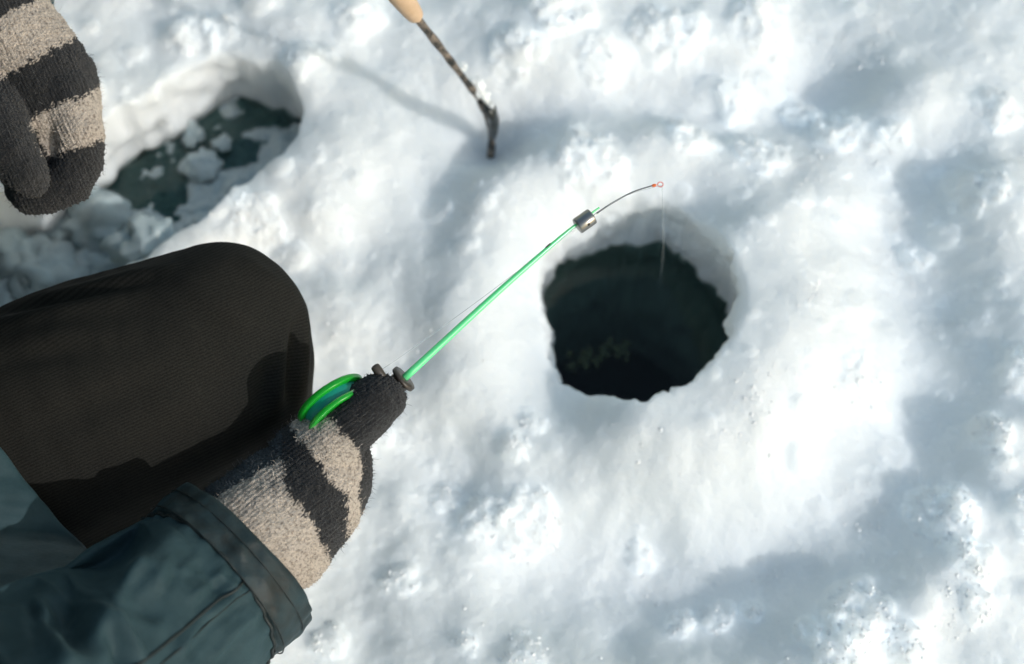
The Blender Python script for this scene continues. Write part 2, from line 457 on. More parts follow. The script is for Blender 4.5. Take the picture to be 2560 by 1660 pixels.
def height(X, Y):
    """height of the trodden, shovelled snow"""
    h = 0.0
    h = h + 0.013 * vnoise2(X, Y, 5.0, 1) + 0.0085 * vnoise2(X, Y, 11.0, 2) + 0.0042 * vnoise2(X, Y, 23.0, 3)
    h = h + 0.0019 * vnoise2(X, Y, 48.0, 4) + 0.0008 * vnoise2(X, Y, 95.0, 5) + 0.0006 * vnoise2(X, Y, 210.0, 6) + 0.0004 * vnoise2(X, Y, 430.0, 8)
    dx, dy = X - HC[0], Y - HC[1]
    r = np.hypot(dx, dy) + 1e-9
    th = np.arctan2(dy, dx)
    near = np.exp(-(r / 0.12) ** 4)
    h = h * (1 - 0.55 * near)
    sunny = np.cos(th - math.atan2(SUN_AZ[1], SUN_AZ[0]))       # 1 on the side the sun comes from
    # heap thrown up on the right and near side, straight from the rim
    w = smooth(-0.25, 0.55, sunny)
    h = h + w * 0.043 * np.exp(-np.maximum(r - 0.100, 0) ** 2 / (2 * 0.055 ** 2)) * smooth(0.045, 0.078, r)
    # low bank further out on the far and left side, sloping into the hole
    w2 = smooth(0.35, -0.35, sunny)
    h = h + w2 * (0.026 * np.exp(-((r - 0.135) / 0.045) ** 2) - 0.012 * np.exp(-(r / 0.095) ** 4))
    # trampled ridge beyond, on the sun side, and the trough between
    w3 = smooth(0.0, 0.6, np.cos(th - R(-42)))
    h = h + w3 * (0.023 * smooth(0.205, 0.30, r) + 0.007 * np.exp(-((r - 0.29) / 0.035) ** 2) - 0.011 * np.exp(-((r - 0.20) / 0.05) ** 2))
    def bump(px, py, rad, a, sx=1.0):
        g = ground(px, py)
        return a * np.exp(-(((X - g[0]) / (rad * sx)) ** 2 + ((Y - g[1]) / rad) ** 2))
    h = h + bump(1010, 560, 0.055, -0.012) + bump(1150, 330, 0.05, -0.014, 1.5) + bump(820, 520, 0.05, 0.014) + bump(800, 800, 0.06, 0.012)
    h = h + bump(1560, 285, 0.035, -0.018, 2.8) + bump(2040, 240, 0.045, -0.024) + bump(2250, 260, 0.045, 0.022) + bump(2440, 130, 0.05, 0.012) + bump(2480, 560, 0.05, 0.016) + bump(2330, 420, 0.04, -0.014) + bump(1450, 120, 0.06, 0.012)
    h = h + bump(1250, 1000, 0.045, -0.014) + bump(1130, 1310, 0.05, 0.010) + bump(1120, 1200, 0.03, -0.010)
    # bank along the near side of the pit
    pcx, pcy, _ps = capsule_rho(X, Y)
    pr_ = np.hypot(X - pcx, Y - pcy)
    sd_ = ((X - pcx) * SUN_AZ[0] + (Y - pcy) * SUN_AZ[1]) / np.maximum(pr_, 1e-6)
    h = h * (1 - 0.5 * np.exp(-(pr_ / (PR * 1.3)) ** 4))
    h = h + smooth(-0.2, 0.6, sd_) * 0.011 * np.exp(-((pr_ - PR * 1.22) / 0.028) ** 2) + 0.0 * smooth(0.2, -0.5, sd_) * np.exp(-((pr_ - PR * 1.3) / 0.03) ** 2)
    # crystalline clods lying in the trough and on the ridge
    for (px, py, rad, a) in CLODS:
        g = ground(px, py)
        d = np.hypot(X - g[0], Y - g[1])
        m_ = d < rad * 2
        if m_.any():
            xx, yy = X[m_], Y[m_]
            e = d[m_] / (rad * (1 + 0.35 * vnoise2(xx, yy, 0.8 / rad, 14) + 0.2 * vnoise2(xx, yy, 2.2 / rad, 15)))
            h[m_] += 0.72 * a * np.sqrt(np.clip(1 - e * e, 0, 1)) * (0.75 + 0.35 * vnoise2(xx, yy, 190, 16)) + 0.0012 * (e < 1) * vnoise2(xx, yy, 420, 17)
    # loose crumbs and clods
    patch = smooth(-0.25, 0.5, vnoise2(X, Y, 9.0, 11) + 0.35 * (X > 0.2))
    h = h + 0.45 * patch * clumps(X, Y, 0.034, 0.004, 0.016, 0.40, 21)
    h = h + 0.45 * patch * clumps(X, Y, 0.013, 0.0015, 0.0055, 0.30, 31)
    h = h + 0.5 * (0.15 + 0.85 * patch) * clumps(X, Y, 0.0055, 0.0006, 0.0022, 0.35, 41)
    # little pit the stick is driven into
    d2 = ((X - STICK[0]) ** 2 + (Y - STICK[1]) ** 2)
    h = h - 0.03 * np.exp(-d2 / (2 * 0.018 ** 2))
    return h

def axis_coords(lo, hi, step, far):
    a = list(np.arange(lo, hi + step / 2, step))
    s = step
    while a[-1] < far: s *= 1.09; a.append(a[-1] + s)
    s = step
    while a[0] > -far: s *= 1.09; a.insert(0, a[0] - s)
    return np.array(a)

GS = 0.0013
xs = axis_coords(-0.50, 0.52, GS, 400.0)
ys = axis_coords(0.10, 0.76, GS, 400.0)
GX, GY = np.meshgrid(xs, ys)
U, V = GX.ravel(), GY.ravel()

# fishing hole: inside the rim the sheet turns down into the shaft, flares out under the ice and closes at the lake bed
dx, dy = U - HC[0], (V - HC[1])
rho = np.hypot(dx, dy); rho_s = np.maximum(rho, 1e-6)
th = np.arctan2(dy, dx)
rim = HR * (1 + 0.05 * np.sin(th) ** 2) + 0.0012 * np.sin(3 * th + 1.0) + 0.0008 * np.sin(7 * th)
cth, sth = np.cos(th), np.sin(th)
right = np.clip(np.cos(th), 0, 1) ** 1.5; farside = np.clip(np.sin(th), 0, 1)
rim = rim - 0.011 * right + 0.013 * farside * (1 - 0.3 * right)
rim = rim + 0.0018 * vnoise2(cth, sth, 3.5, 51) + 0.0022 * vnoise2(cth, sth, 9, 52) + 0.0013 * vnoise2(cth, sth, 22, 53)
in_hole = rho < rim
# long pit
cx, cy, sl = capsule_rho(U, V)
qx, qy = U - cx, V - cy
prho = np.hypot(qx, qy); prho_s = np.maximum(prho, 1e-6)
pth = np.arctan2(qy, qx)
prim = PR + 0.006 * vnoise2(sl * 20 + np.cos(pth), np.sin(pth), 1.2, 61) + 0.0035 * vnoise2(sl * 40 + np.cos(pth) * 2, np.sin(pth) * 2, 2.0, 62)
in_pit = prho < prim

UX = np.where(in_hole, HC[0] + dx / rho_s * rim, np.where(in_pit, cx + qx / prho_s * prim, U))
UY = np.where(in_hole, HC[1] + dy / rho_s * rim, np.where(in_pit, cy + qy / prho_s * prim, V))
Z = height(UX, UY)
far_fade = smooth(0.9, 4.0, np.hypot(U, V - 0.4))
Z = Z * (1 - far_fade) + far_fade * (0.05 * vnoise2(U, V, 0.5, 71))
# shaft of the hole
f = np.clip(rho / rim, 0, 1)
dep = np.where(f > 0.55, (1 - f) / 0.45 * 0.095, 0.095 + (0.55 - f) / 0.27 * 0.215)
flare = smooth(0.28, 0.14, f)
lip = 0.006 * np.exp(-dep / 0.010)                        # soft shoulder at the rim
wall_r = rim - 0.006 + lip + 0.018 * right * smooth(0.0, 0.05, dep)
shaft_pts = np.stack([HC[0] + cth * rim, HC[1] + sth * rim, -dep], -1)
wn_ = 0.005 * vnoise3(shaft_pts, 38, 81) + 0.003 * vnoise3(shaft_pts, 90, 82) + 0.0018 * vnoise3(shaft_pts, 200, 83)
wall_r = wall_r + wn_ * smooth(0.0, 0.02, dep)
wall_r = np.where(f < 0.28, wall_r + flare * 0.55, wall_r)
wall_r = np.where(f < 0.14, wall_r * (f / 0.14), wall_r)
dep = np.where(f < 0.28, 0.310 + smooth(0.28, 0.14, f) * 0.05 + (f < 0.14) * 0.35 * (1 - f / 0.14), dep)
zh = Z - dep
zh = np.where(dep > 0.05, (-dep - 0.0) * smooth(0.05, 0.10, dep) + zh * (1 - smooth(0.05, 0.10, dep)), zh)
X3 = np.where(in_hole, HC[0] + cth * wall_r, UX); Y3 = np.where(in_hole, HC[1] + sth * wall_r, UY); Z3 = np.where(in_hole, zh, Z)
# pit walls
f2 = np.clip(prho / prim, 0, 1)
dep2 = np.where(f2 > 0.4, (1 - f2) / 0.6 * 0.125, 0.125 + (0.4 - f2) * 0.03)
pw = np.where(f2 > 0.4, prim - 0.010 * (1 - f2), (prim - 0.006) * f2 / 0.4)
pit_pts = np.stack([cx + np.cos(pth) * prim, cy + np.sin(pth) * prim, -dep2], -1)
pw = pw + (0.007 * vnoise3(pit_pts, 35, 91) + 0.004 * vnoise3(pit_pts, 80, 92)) * smooth(0.0, 0.02, dep2) * smooth(0.0, 0.4, f2)
zp = Z - dep2
zp = np.where(dep2 > 0.04, -dep2 * smooth(0.04, 0.09, dep2) + zp * (1 - smooth(0.04, 0.09, dep2)), zp)
X3 = np.where(in_pit, cx + np.cos(pth) * pw, X3); Y3 = np.where(in_pit, cy + np.sin(pth) * pw, Y3); Z3 = np.where(in_pit, zp, Z3)
nx, ny = len(xs), len(ys)
snow = mesh_obj('snow_ground', np.stack([X3, Y3, Z3], -1), grid_faces(ny, nx, closed=False), M_snow)
tag(snow, kind='structure')

def surf_z(x, y):
    return float(height(np.array([x]), np.array([y]))[0])

# water sheets
def disc(name, cx, cy, z, rad, mat_, seg=64):
    a = np.linspace(0, 2 * np.pi, seg, endpoint=False)
    V = [(cx + rad * math.cos(t), cy + rad * math.sin(t), z) for t in a]
    return mesh_obj(name, V, [tuple(range(seg))], mat_, smooth_shade=False)
W1, W2 = -0.066, -0.066
water = disc('lake_water', HC[0], HC[1], W1, HR + 0.025, M_water); tag(water, kind='structure')
nrm = np.array([-pd[1], pd[0]])
PV = []
for k in range(33):
    a = math.pi * k / 32
    v = P0 - pd * math.sin(a) * (PR + 0.012) + nrm * math.cos(a) * (PR + 0.012); PV.append((v[0], v[1], W2))
for s_ in (-1, 1):
    v = P1 + pd * (PR + 0.01) + nrm * s_ * (PR + 0.012); PV.append((v[0], v[1], W2))
water2 = mesh_obj('pit_water', PV, [tuple(range(len(PV)))], M_water2, smooth_shade=False); tag(water2, kind='structure')

# ------------------------------------------------------------------ loose lumps in the pit
def lump_mesh(name, rad, seed, squash=0.75, sub=4, m=M_chunk):
    bm = bmesh.new(); bmesh.ops.create_icosphere(bm, subdivisions=sub, radius=1.0)
    P = np.array([v.co[:] for v in bm.verts])
    P = P + np.array([11.3, 7.7, 3.1]) * (seed % 17); d = 1 + 0.50 * vnoise3(P, 1.3, seed) + 0.26 * vnoise3(P, 3.1, seed + 1); P = P - np.array([11.3, 7.7, 3.1]) * (seed % 17); PN = P; d = d + 0.07 * vnoise3(P, 7, seed + 2) + 0.03 * vnoise3(P, 15, seed + 3)
    P = P * d[:, None] * rad; P[:, 2] *= squash
    F = np.array([[v.index for v in f_.verts] for f_ in bm.faces]); bm.free()
    return P, F

def lump(name, px, py, z, rad, seed, label, cat='snow lump', squash=0.75, m=M_chunk, group=None):
    P, F = lump_mesh(name, rad, seed, squash)
    g = ground(px, py, z)
    o = mesh_obj(name, P, F, m); o.location = g
    tag(o, label, cat, group)
    return o

lump('snow_lump', 482, 338, W2 + 0.001, 0.0095, 101, 'pale round snow lump floating alone in the dark pit water')
lump('snow_lump', 510, 412, W2 + 0.002, 0.0150, 111, 'large wedge of wet snow against the near wall of the pit')
lump('snow_lump', 378, 612, -0.012, 0.026, 121, 'sunlit snow boulder at the pit edge just above the dark knee')
lump('snow_lump', 30, 628, W2 + 0.012, 0.034, 131, 'big rounded snow block at the left picture edge below the hanging glove')
lump('snow_lump', 232, 545, W2 + 0.006, 0.030, 141, 'tall pale slush block beside the fingertips of the hanging glove')
lump('snow_lump', 95, 705, W2 + 0.010, 0.032, 151, 'lumpy slush block low in the pit between picture edge and trouser leg')
lump('snow_lump', 15, 745, W2 + 0.012, 0.020, 161, 'small snow lump in the corner where thigh meets picture edge')
lump('snow_lump', 455, 305, W2 + 0.002, 0.0075, 171, 'tiny snow crumb drifting at the far side of the dark pit water', squash=0.6)
lump('snow_lump', 555, 362, W2 + 0.002, 0.0085, 181, 'small snow crumb floating right of the large wet wedge', squash=0.6)
lump('snow_lump', 150, 590, W2 + 0.002, 0.0060, 191, 'tiny white snow crumb between the two big slush blocks in the pit', squash=0.8)

# slush that nobody could count, along the near side of the pit
def scatter_lumps(name, centres, rads, mat_, seed, sub=2, squash=0.7):
    bm = bmesh.new(); bmesh.ops.create_icosphere(bm, subdivisions=sub, radius=1.0)
    B = np.array([v.co[:] for v in bm.verts]); F = np.array([[v.index for v in f_.verts] for f_ in bm.faces]); bm.free()
    nv = len(B); Vs, Fs = [], []
    r_ = np.random.default_rng(seed)
    for k, (c, r) in enumerate(zip(centres, rads)):
        off = r_.uniform(-50, 50, 3)
        d = 1 + 0.34 * vnoise3(B + off, 1.6, seed) + 0.16 * vnoise3(B + off, 4.0, seed + 1)
        P = B * d[:, None] * r; P[:, 2] *= squash
        a = r_.uniform(0, 6.28); ca, sa = math.cos(a), math.sin(a)
        P = np.stack([P[:, 0] * ca - P[:, 1] * sa, P[:, 0] * sa + P[:, 1] * ca, P[:, 2]], -1) + c
        Vs.append(P); Fs.append(F + k * nv)
    return mesh_obj(name, np.vstack(Vs), np.vstack(Fs), mat_)

side = nrm if (nrm @ SUN_AZ) > 0 else -nrm                 # near, sun-side wall
NA, NB = 300, 110
aa = np.linspace(-PR, 0.40, NA); bb = np.linspace(-1.05, 1.05, NB)
A_, B_ = np.meshgrid(aa, bb, indexing='ij'); A_ = A_.ravel(); B_ = B_.ravel()
SX = P0[0] + pd[0] * A_ + side[0] * B_ * PR; SY = P0[1] + pd[1] * A_ + side[1] * B_ * PR
SZ = W2 - 0.0016 + 0.0125 * smooth(-0.45, 0.75, B_ + 0.9 * smooth(0.07, 0.2, A_)) + 0.0050 * vnoise2(SX, SY, 38, 141) + 0.0034 * vnoise2(SX, SY, 80, 142) + 0.0016 * vnoise2(SX, SY, 190, 143)
SZ = SZ + 0.8 * clumps(SX, SY, 0.024, 0.003, 0.010, 0.45, 151) * smooth(-0.6, 0.5, B_ + smooth(0.07, 0.2, A_)) + 0.5 * clumps(SX, SY, 0.010, 0.001, 0.004, 0.4, 161)
slush = mesh_obj('slush', np.stack([SX, SY, SZ], -1), grid_faces(NA, NB, closed=False), M_chunk)
tag(slush, 'grey wet slush and snow crumbs floating along the near side of the pit', 'slush', kind='stuff')

# brown clot imitating a reflection in the fishing hole
cs, rs = [], []
for k in range(70):
    u_ = rng.uniform(0, 1)
    g = ground(1420 + 150 * u_ + rng.normal(0, 8), 925 - 45 * math.sin(u_ * 2.2) + rng.normal(0, 15), W1 - 0.0010)
    cs.append(g); rs.append(0.0008 + 0.0032 * rng.uniform(0, 1) ** 2)
flecks = scatter_lumps('brown_reflection', cs, rs, M_brown, 311, sub=2, squash=0.18)
tag(flecks, 'murky brown clot standing in for a reflection in the dark fishing hole', 'slush')

# ice grains glittering on the snow
def grains(nm, count, seed):
    r_ = np.random.default_rng(seed)
    bm = bmesh.new(); bmesh.ops.create_icosphere(bm, subdivisions=1, radius=1.0)
    B = np.array([v.co[:] for v in bm.verts]); F = np.array([[v.index for v in f_.verts] for f_ in bm.faces]); bm.free()
    X = r_.uniform(-0.44, 0.46, count * 6); Y = r_.uniform(0.13, 0.73, count * 6)
    dens = smooth(0.30, 0.75, vnoise2(X, Y, 26, 12) + 0.35 * vnoise2(X, Y, 60, 13)) * (0.10 + 0.5 * smooth(0.0, 0.3, X)) + 0.004
    keep = r_.uniform(0, 1, len(X)) < dens
    rr_ = np.hypot(X - HC[0], Y - HC[1]) > HR + 0.012
    a_, b_, _ = capsule_rho(X, Y); pp = np.hypot(X - a_, Y - b_) > PR + 0.012
    for (px, py, rad_c, a_) in CLODS:
        g = ground(px, py); keep |= (np.hypot(X - g[0], Y - g[1]) < rad_c * 0.95) & (r_.uniform(0, 1, len(X)) < 0.85)
    ok = keep & rr_ & pp
    X, Y = X[ok][:count], Y[ok][:count]
    Zs = height(X, Y)
    rad = 0.0004 + 0.0013 * r_.uniform(0, 1, len(X)) ** 4
    Vs = B[None] * (1 + r_.uniform(-0.35, 0.35, (len(X), len(B), 1))) * rad[:, None, None]
    Vs[:, :, 2] *= 0.8
    Vs = Vs + np.stack([X, Y, Zs - rad * 0.1], -1)[:, None, :]
    Fs = F[None] + (np.arange(len(X)) * len(B))[:, None, None]
    return mesh_obj(nm, Vs.reshape(-1, 3), Fs.reshape(-1, 3), M_crystal, smooth_shade=False)
gr = grains('ice_grains', 16000, 77)
tag(gr, 'glittering ice grains strewn over the snow', 'ice', kind='stuff')

# ------------------------------------------------------------------ the angler
person = empty('person', 'person in black trousers, teal jacket and striped wool gloves kneeling at the hole', 'person', (-0.45, 0.30, 0.0))

# trousers: both legs, seat, one surface
k_top = (at(556, 829, 0.920), 0.0590); k_low = (at(594, 1010, 0.955), 0.0510); k_mid = (at(568, 905, 0.925), 0.0585)
t1 = (at(285, 998, 0.93), 0.083); t2 = (at(-20, 1138, 0.925), 0.088)
hip_r = (np.array([-0.62, 0.24, 0.17]), 0.10); hip_l = (np.array([-0.66, 0.44, 0.17]), 0.10)
knee_l = (np.array([-0.62, 0.86, 0.16]), 0.065)
low1 = (at(300, 1150, 0.955), 0.066)
legs = [
    [k_top, t1, t2, hip_r], [k_low, low1, t2], [k_top, k_mid, k_low], [k_mid, t1],
    [k_low, (np.array([-0.40, 0.29, 0.065]), 0.055), (np.array([-0.58, 0.27, 0.06]), 0.045)],
    [hip_r, hip_l], [hip_l, (np.array([-0.64, 0.66, 0.17]), 0.078), knee_l],
    [knee_l, (np.array([-0.86, 0.78, 0.07]), 0.055), (np.array([-0.98, 0.66, 0.06]), 0.045)],
]
trousers = blob('trousers', legs, 0.0030, 14, M_trouser)
me = trousers.data
P = get_co(me); N = get_no(me); q = plane_xy(P)
def seg_dist(q, a, b):
    a = np.array(a, float); b = np.array(b, float); d = b - a; L = np.linalg.norm(d)
    u = np.clip(((q - a) @ d) / (L * L), 0, 1)
    side = ((q - a)[:, 0] * d[1] - (q - a)[:, 1] * d[0]) / L
    return np.linalg.norm(q - (a + u[:, None] * d), axis=1), u, side
front = np.clip(-(N @ FWD), 0, 1) ** 0.5
def fold(q, a, b, w, amp):
    d, u, _ = seg_dist(q, a, b)
    return amp * np.exp(-(d / w) ** 2) * np.sin(np.pi * np.clip(u, 0.02, 0.98)) ** 0.5
disp = np.zeros(len(P))
disp += fold(q, (-40, 775), (430, 668), 14, 0.004) + fold(q, (-40, 815), (330, 745), 24, 0.005) - fold(q, (-40, 795), (380, 705), 14, 0.004)
disp += fold(q, (-20, 860), (300, 830), 40, 0.004) - fold(q, (-20, 905), (260, 870), 26, 0.003)
disp += fold(q, (772, 770), (752, 1010), 15, 0.007) - fold(q, (748, 780), (722, 1020), 14, 0.008) + fold(q, (712, 830), (690, 1020), 18, 0.005) - fold(q, (676, 900), (650, 1040), 22, 0.004)
disp += fold(q, (610, 640), (735, 745), 16, 0.0022) - fold(q, (560, 655), (700, 780), 22, 0.0026) + fold(q, (430, 690), (640, 820), 30, 0.0026)
disp += fold(q, (150, 1150), (520, 980), 60, 0.003) - fold(q, (100, 1060), (480, 930), 40, 0.002)
disp *= front
disp += 0.0022 * vnoise3(P * np.array([1, 2.2, 1.5]), 14, 5) + 0.0008 * vnoise3(P, 40, 6)
set_vec(me, np.stack([(q[:, 0] * 0.42 + q[:, 1] * 0.91) / 3.9, (q[:, 0] * 0.91 - q[:, 1] * 0.42) / 3.9, q[:, 0] * 0], -1), 'weave')
set_co(me, P + N * disp[:, None])
adopt(trousers, person)

# boots behind, out of the picture
for nm_, pts in (('boot', [(np.array([-0.60, 0.27, 0.055]), 0.05), (np.array([-0.68, 0.265, 0.045]), 0.05), (np.array([-0.74, 0.26, 0.05]), 0.045)]),
                 ('boot', [(np.array([-0.98, 0.66, 0.055]), 0.05), (np.array([-1.04, 0.61, 0.05]), 0.05), (np.array([-1.09, 0.57, 0.05]), 0.045)])):
    adopt(blob(nm_, [pts], 0.006, 6, M_blackplastic), person)

# jacket: trunk with hood, leaning forward over the knees
sh_r = np.array([-0.40, 0.15, 0.56]); sh_l = np.array([-0.42, 0.52, 0.57])
el_r = at(-330, 2080, 0.655); el_l = np.array([-0.54, 0.72, 0.40])
trunk = [[(np.array([-0.64, 0.34, 0.24]), 0.15), (np.array([-0.54, 0.34, 0.40]), 0.15), (np.array([-0.45, 0.34, 0.52]), 0.13)],
         [(np.array([-0.60, 0.25, 0.27]), 0.11), (sh_r, 0.080)], [(np.array([-0.62, 0.46, 0.27]), 0.11), (sh_l, 0.085)],
         [(sh_r, 0.080), (sh_l, 0.085)], [(sh_r, 0.075), (el_r, 0.070)], [(sh_l, 0.08), (el_l, 0.068)],
         [(np.array([-0.40, 0.34, 0.58]), 0.09), (np.array([-0.34, 0.34, 0.72]), 0.115), (np.array([-0.31, 0.34, 0.75]), 0.11)]]
jacket = blob('jacket', trunk, 0.007, 8, M_jacket)
me = jacket.data; P = get_co(me); N = get_no(me)
set_co(me, P + N * (0.006 * vnoise3(P, 9, 15) + 0.003 * vnoise3(P, 24, 16))[:, None])
adopt(jacket, person)
HD = np.array([0.19, -0.02, -0.05])
head = blob('head', [[(np.array([-0.452, 0.36, 0.80]) + HD, 0.078), (np.array([-0.440, 0.36, 0.755]) + HD, 0.066), (np.array([-0.425, 0.36, 0.725]) + HD, 0.045)],
                     [(np.array([-0.372, 0.36, 0.80]) + HD, 0.008), (np.array([-0.355, 0.36, 0.775]) + HD, 0.012)]], 0.005, 5,
            mat('skin', (0.55, 0.34, 0.25), 0.55))
adopt(head, person)

# front hem of the jacket lying over the thigh
hem = spline([at(-260, 830, 0.90), at(-80, 1020, 0.826), at(60, 1180, 0.826), at(165, 1300, 0.835), at(240, 1400, 0.865), at(290, 1520, 0.91)], 60)
hem = hem + 0.0045 * np.stack([vnoise3(hem, 22, 35), vnoise3(hem, 22, 36), vnoise3(hem, 22, 37)], -1) + 0.0012 * np.stack([vnoise3(hem, 90, 38), vnoise3(hem, 90, 39), vnoise3(hem, 90, 40)], -1)
top = hem + np.array([-0.36, -0.03, 0.13])
rows = []
for k in range(40):
    f_ = k / 39
    row = hem * (1 - f_) + top * f_
    row = row + np.array([0, 0, 1]) * (0.05 * math.sin(math.pi * min(1, f_ * 1.0)))
    rows.append(row)
rows = np.array(rows)
Pn = rows.reshape(-1, 3)
q = plane_xy(Pn)
dh = np.tile(np.arange(40)[:, None] / 39, (1, 60)).ravel()
bumpd = 0.0020 * vnoise3(Pn, 45, 31) + 0.0010 * vnoise3(Pn, 110, 32)
stitch = -0.0022 * np.exp(-((dh - 0.055) / 0.012) ** 2) * (0.6 + 0.4 * np.sin(np.tile(np.arange(60), 40) * 2.1))
nrm_f = np.array([0.2, -0.35, 0.9]); nrm_f /= np.linalg.norm(nrm_f)
Pn = Pn + nrm_f * (bumpd + stitch)[:, None]
flap = mesh_obj('jacket_hem', Pn, grid_faces(40, 60, closed=False), M_jacket)
sm = flap.modifiers.new('s', 'SOLIDIFY'); sm.thickness = 0.004; sm.offset = 0
sb = flap.modifiers.new('b', 'SUBSURF'); sb.levels = 1; sb.render_levels = 1
flap.parent = jacket
def under(o, part):
    o.parent = part
    o.matrix_parent_inverse = Matrix.Translation(-Vector(person.location)).inverted() @ Matrix.Translation(-Vector(person.location))
    return o

# right sleeve
sl_pts = [(at(606, 1392, 0.850), 0.0530), (at(562, 1432, 0.844), 0.0540), (at(505, 1482, 0.835), 0.0555), (at(400, 1570, 0.812), 0.0600),
          (at(230, 1700, 0.775), 0.0640), (at(0, 1860, 0.72), 0.069), (el_r, 0.073)]
arr = np.array([np.append(p, r) for p, r in sl_pts])
NR, NS = 220, 180
S = spline(arr, NR); path, rad = S[:, :3], S[:, 3]
G, D = tube_grid(path, rad, NS)
G = G.reshape(-1, 3); D = D.reshape(-1, 3); D /= np.linalg.norm(D, axis=1)[:, None]
q = plane_xy(G); fr = np.clip(-(D @ FWD), 0, 1) ** 0.6
arc = np.concatenate([[0], np.cumsum(np.linalg.norm(np.diff(path, axis=0), axis=1))])
arcv = np.repeat(arc, NS)
CUFF = 0.026                                              # width of the turned cuff band
d_ = np.zeros(len(G))
d_ += fold(q, (278, 1552), (350, 1650), 16, 0.008) + fold(q, (275, 1550), (420, 1575), 26, 0.005) - fold(q, (255, 1575), (318, 1680), 20, 0.010)
d_ += -fold(q, (300, 1490), (400, 1560), 24, 0.005) + fold(q, (330, 1440), (520, 1480), 34, 0.004)
d_ += fold(q, (70, 1600), (200, 1680), 30, 0.012) - fold(q, (150, 1560), (260, 1640), 40, 0.012) - fold(q, (-20, 1560), (60, 1620), 24, 0.008)
d_ += fold(q, (0, 1548), (120, 1555), 14, 0.006)
d_ -= fold(q, (500, 1420), (560, 1480), 20, 0.004) - fold(q, (545, 1440), (600, 1475), 14, 0.003)
d_ += fold(q, (450, 1330), (262, 1520), 55, 0.012) + fold(q, (262, 1520), (225, 1690), 45, 0.012)
d_ -= fold(q, (330, 1290), (130, 1480), 75, 0.020) + fold(q, (150, 1480), (110, 1600), 60, 0.016)
for (a_, b_, w_, m_) in [((570, 1415), (470, 1500), 9, 0.0034), ((605, 1478), (510, 1548), 9, 0.0036), ((430, 1395), (385, 1480), 10, 0.0030), ((640, 1535), (560, 1600), 9, 0.0034),
                         ((505, 1555), (430, 1640), 11, 0.0040), ((590, 1590), (520, 1650), 10, 0.0030), ((500, 1380), (440, 1440), 8, 0.0024), ((360, 1420), (300, 1470), 12, 0.0050)]:
    d_ += fold(q, a_, b_, w_, m_) - fold(q, (a_[0] + 18, a_[1] + 20), (b_[0] + 14, b_[1] + 22), w_ * 1.2, m_ * 0.8)
d_ *= fr
ridg = 1 - np.abs(vnoise3(G * np.array([1.0, 1.0, 1.0]), 13, 44))
r2 = 1 - np.abs(vnoise3(G * np.array([1.0, 1.6, 1.3]), 24, 48))
d_ += (0.0045 * (ridg - 0.6) + 0.0028 * (r2 ** 3 - 0.3)) * smooth(0.03, 0.08, arcv) + 0.0012 * vnoise3(G, 34, 45) + 0.0006 * vnoise3(G, 80, 46)
d_ += -0.0022 * np.exp(-((arcv - CUFF) / 0.0028) ** 2)                     # seam groove
d_ += 0.0010 * np.sin(np.tile(np.arange(NS), NR) * 2 * np.pi * 26 / NS + 3 * vnoise3(G, 20, 47)) * np.exp(-((arcv - CUFF - 0.006) / 0.006) ** 2)
_a, _b = np.array([462.0, 1318.0]), np.array([232.0, 1590.0]); _d = (_b - _a) / np.linalg.norm(_b - _a)
_left = ((q - _a)[:, 0] * _d[1] - (q - _a)[:, 1] * _d[0]) * -1.0
if (np.array([-1.0, -1.0])[0] * _d[1] - np.array([-1.0, -1.0])[1] * _d[0]) * -1.0 < 0: _left = -_left
fall = np.maximum(_left, 0) / 4300.0  # bends the upper-left side away from the sun so it turns dark
fall = fall * fall / (fall + 0.006)
G2 = G + D * d_[:, None] + FWD[None, :] * (np.minimum(fall * 1.1, 0.05) * smooth(0.0, 0.25, -(D @ FWD)) * smooth(0.02, 0.07, arcv))[:, None]
sleeve = mesh_obj('sleeve', G2.reshape(-1, 3)[NS * 0:], grid_faces(NR, NS), M_jacket)
under(sleeve, jacket)
GG = G2.reshape(NR, NS, 3); DD = D.reshape(NR, NS, 3)
# cuff band: thicker double layer from the seam to the opening, hem turned inside
ci = int(np.searchsorted(arc, CUFF))
Tdir = (path[0] - path[3]); Tdir /= np.linalg.norm(Tdir)
ring = []
for k in range(ci, -1, -1):
    sw = 0.0010 + 0.0008 * math.sin(math.pi * (ci - k) / max(ci, 1))
    wob = 0.0022 * (1 - np.abs(vnoise3(GG[k] * np.array([1.0, 1.0, 1.0]), 55, 55))) + 0.0012 * vnoise3(GG[k], 130, 57)
    ring.append(GG[k] + DD[k] * (sw + wob)[:, None])
edge = ring[-1]
wave = 0.003 * vnoise3(edge, 25, 56)
ring.append(edge + Tdir * (0.0022 + wave)[:, None] - DD[0] * 0.0004)
ring.append(edge + Tdir * (0.0024 + wave)[:, None] - DD[0] * 0.0022)
ring.append(edge - Tdir * 0.004 - DD[0] * 0.007)
ring.append(edge - Tdir * 0.030 - DD[0] * 0.008)
ring = np.array(ring)
cuff = mesh_obj('cuff', ring.reshape(-1, 3), grid_faces(len(ring), NS), M_cuff); under(cuff, jacket)
# twin cords of the cuff seam
for off_ in (0.000, 0.0032):
    kk = int(np.searchsorted(arc, CUFF + off_))
    loop = GG[kk] + DD[kk] * 0.0011
    path_ = np.vstack([loop, loop[:1]])
    o = tube_obj('seam', path_, 0.0011, 8, M_seam, caps=False); under(o, jacket)
for off_ in (0.0045, 0.0205):
    kk = int(np.searchsorted(arc, off_))
    loop = GG[kk] + DD[kk] * 0.0034
    o = tube_obj('stitching', np.vstack([loop, loop[:1]]), 0.00045, 6, M_seam, caps=False); under(o, jacket)
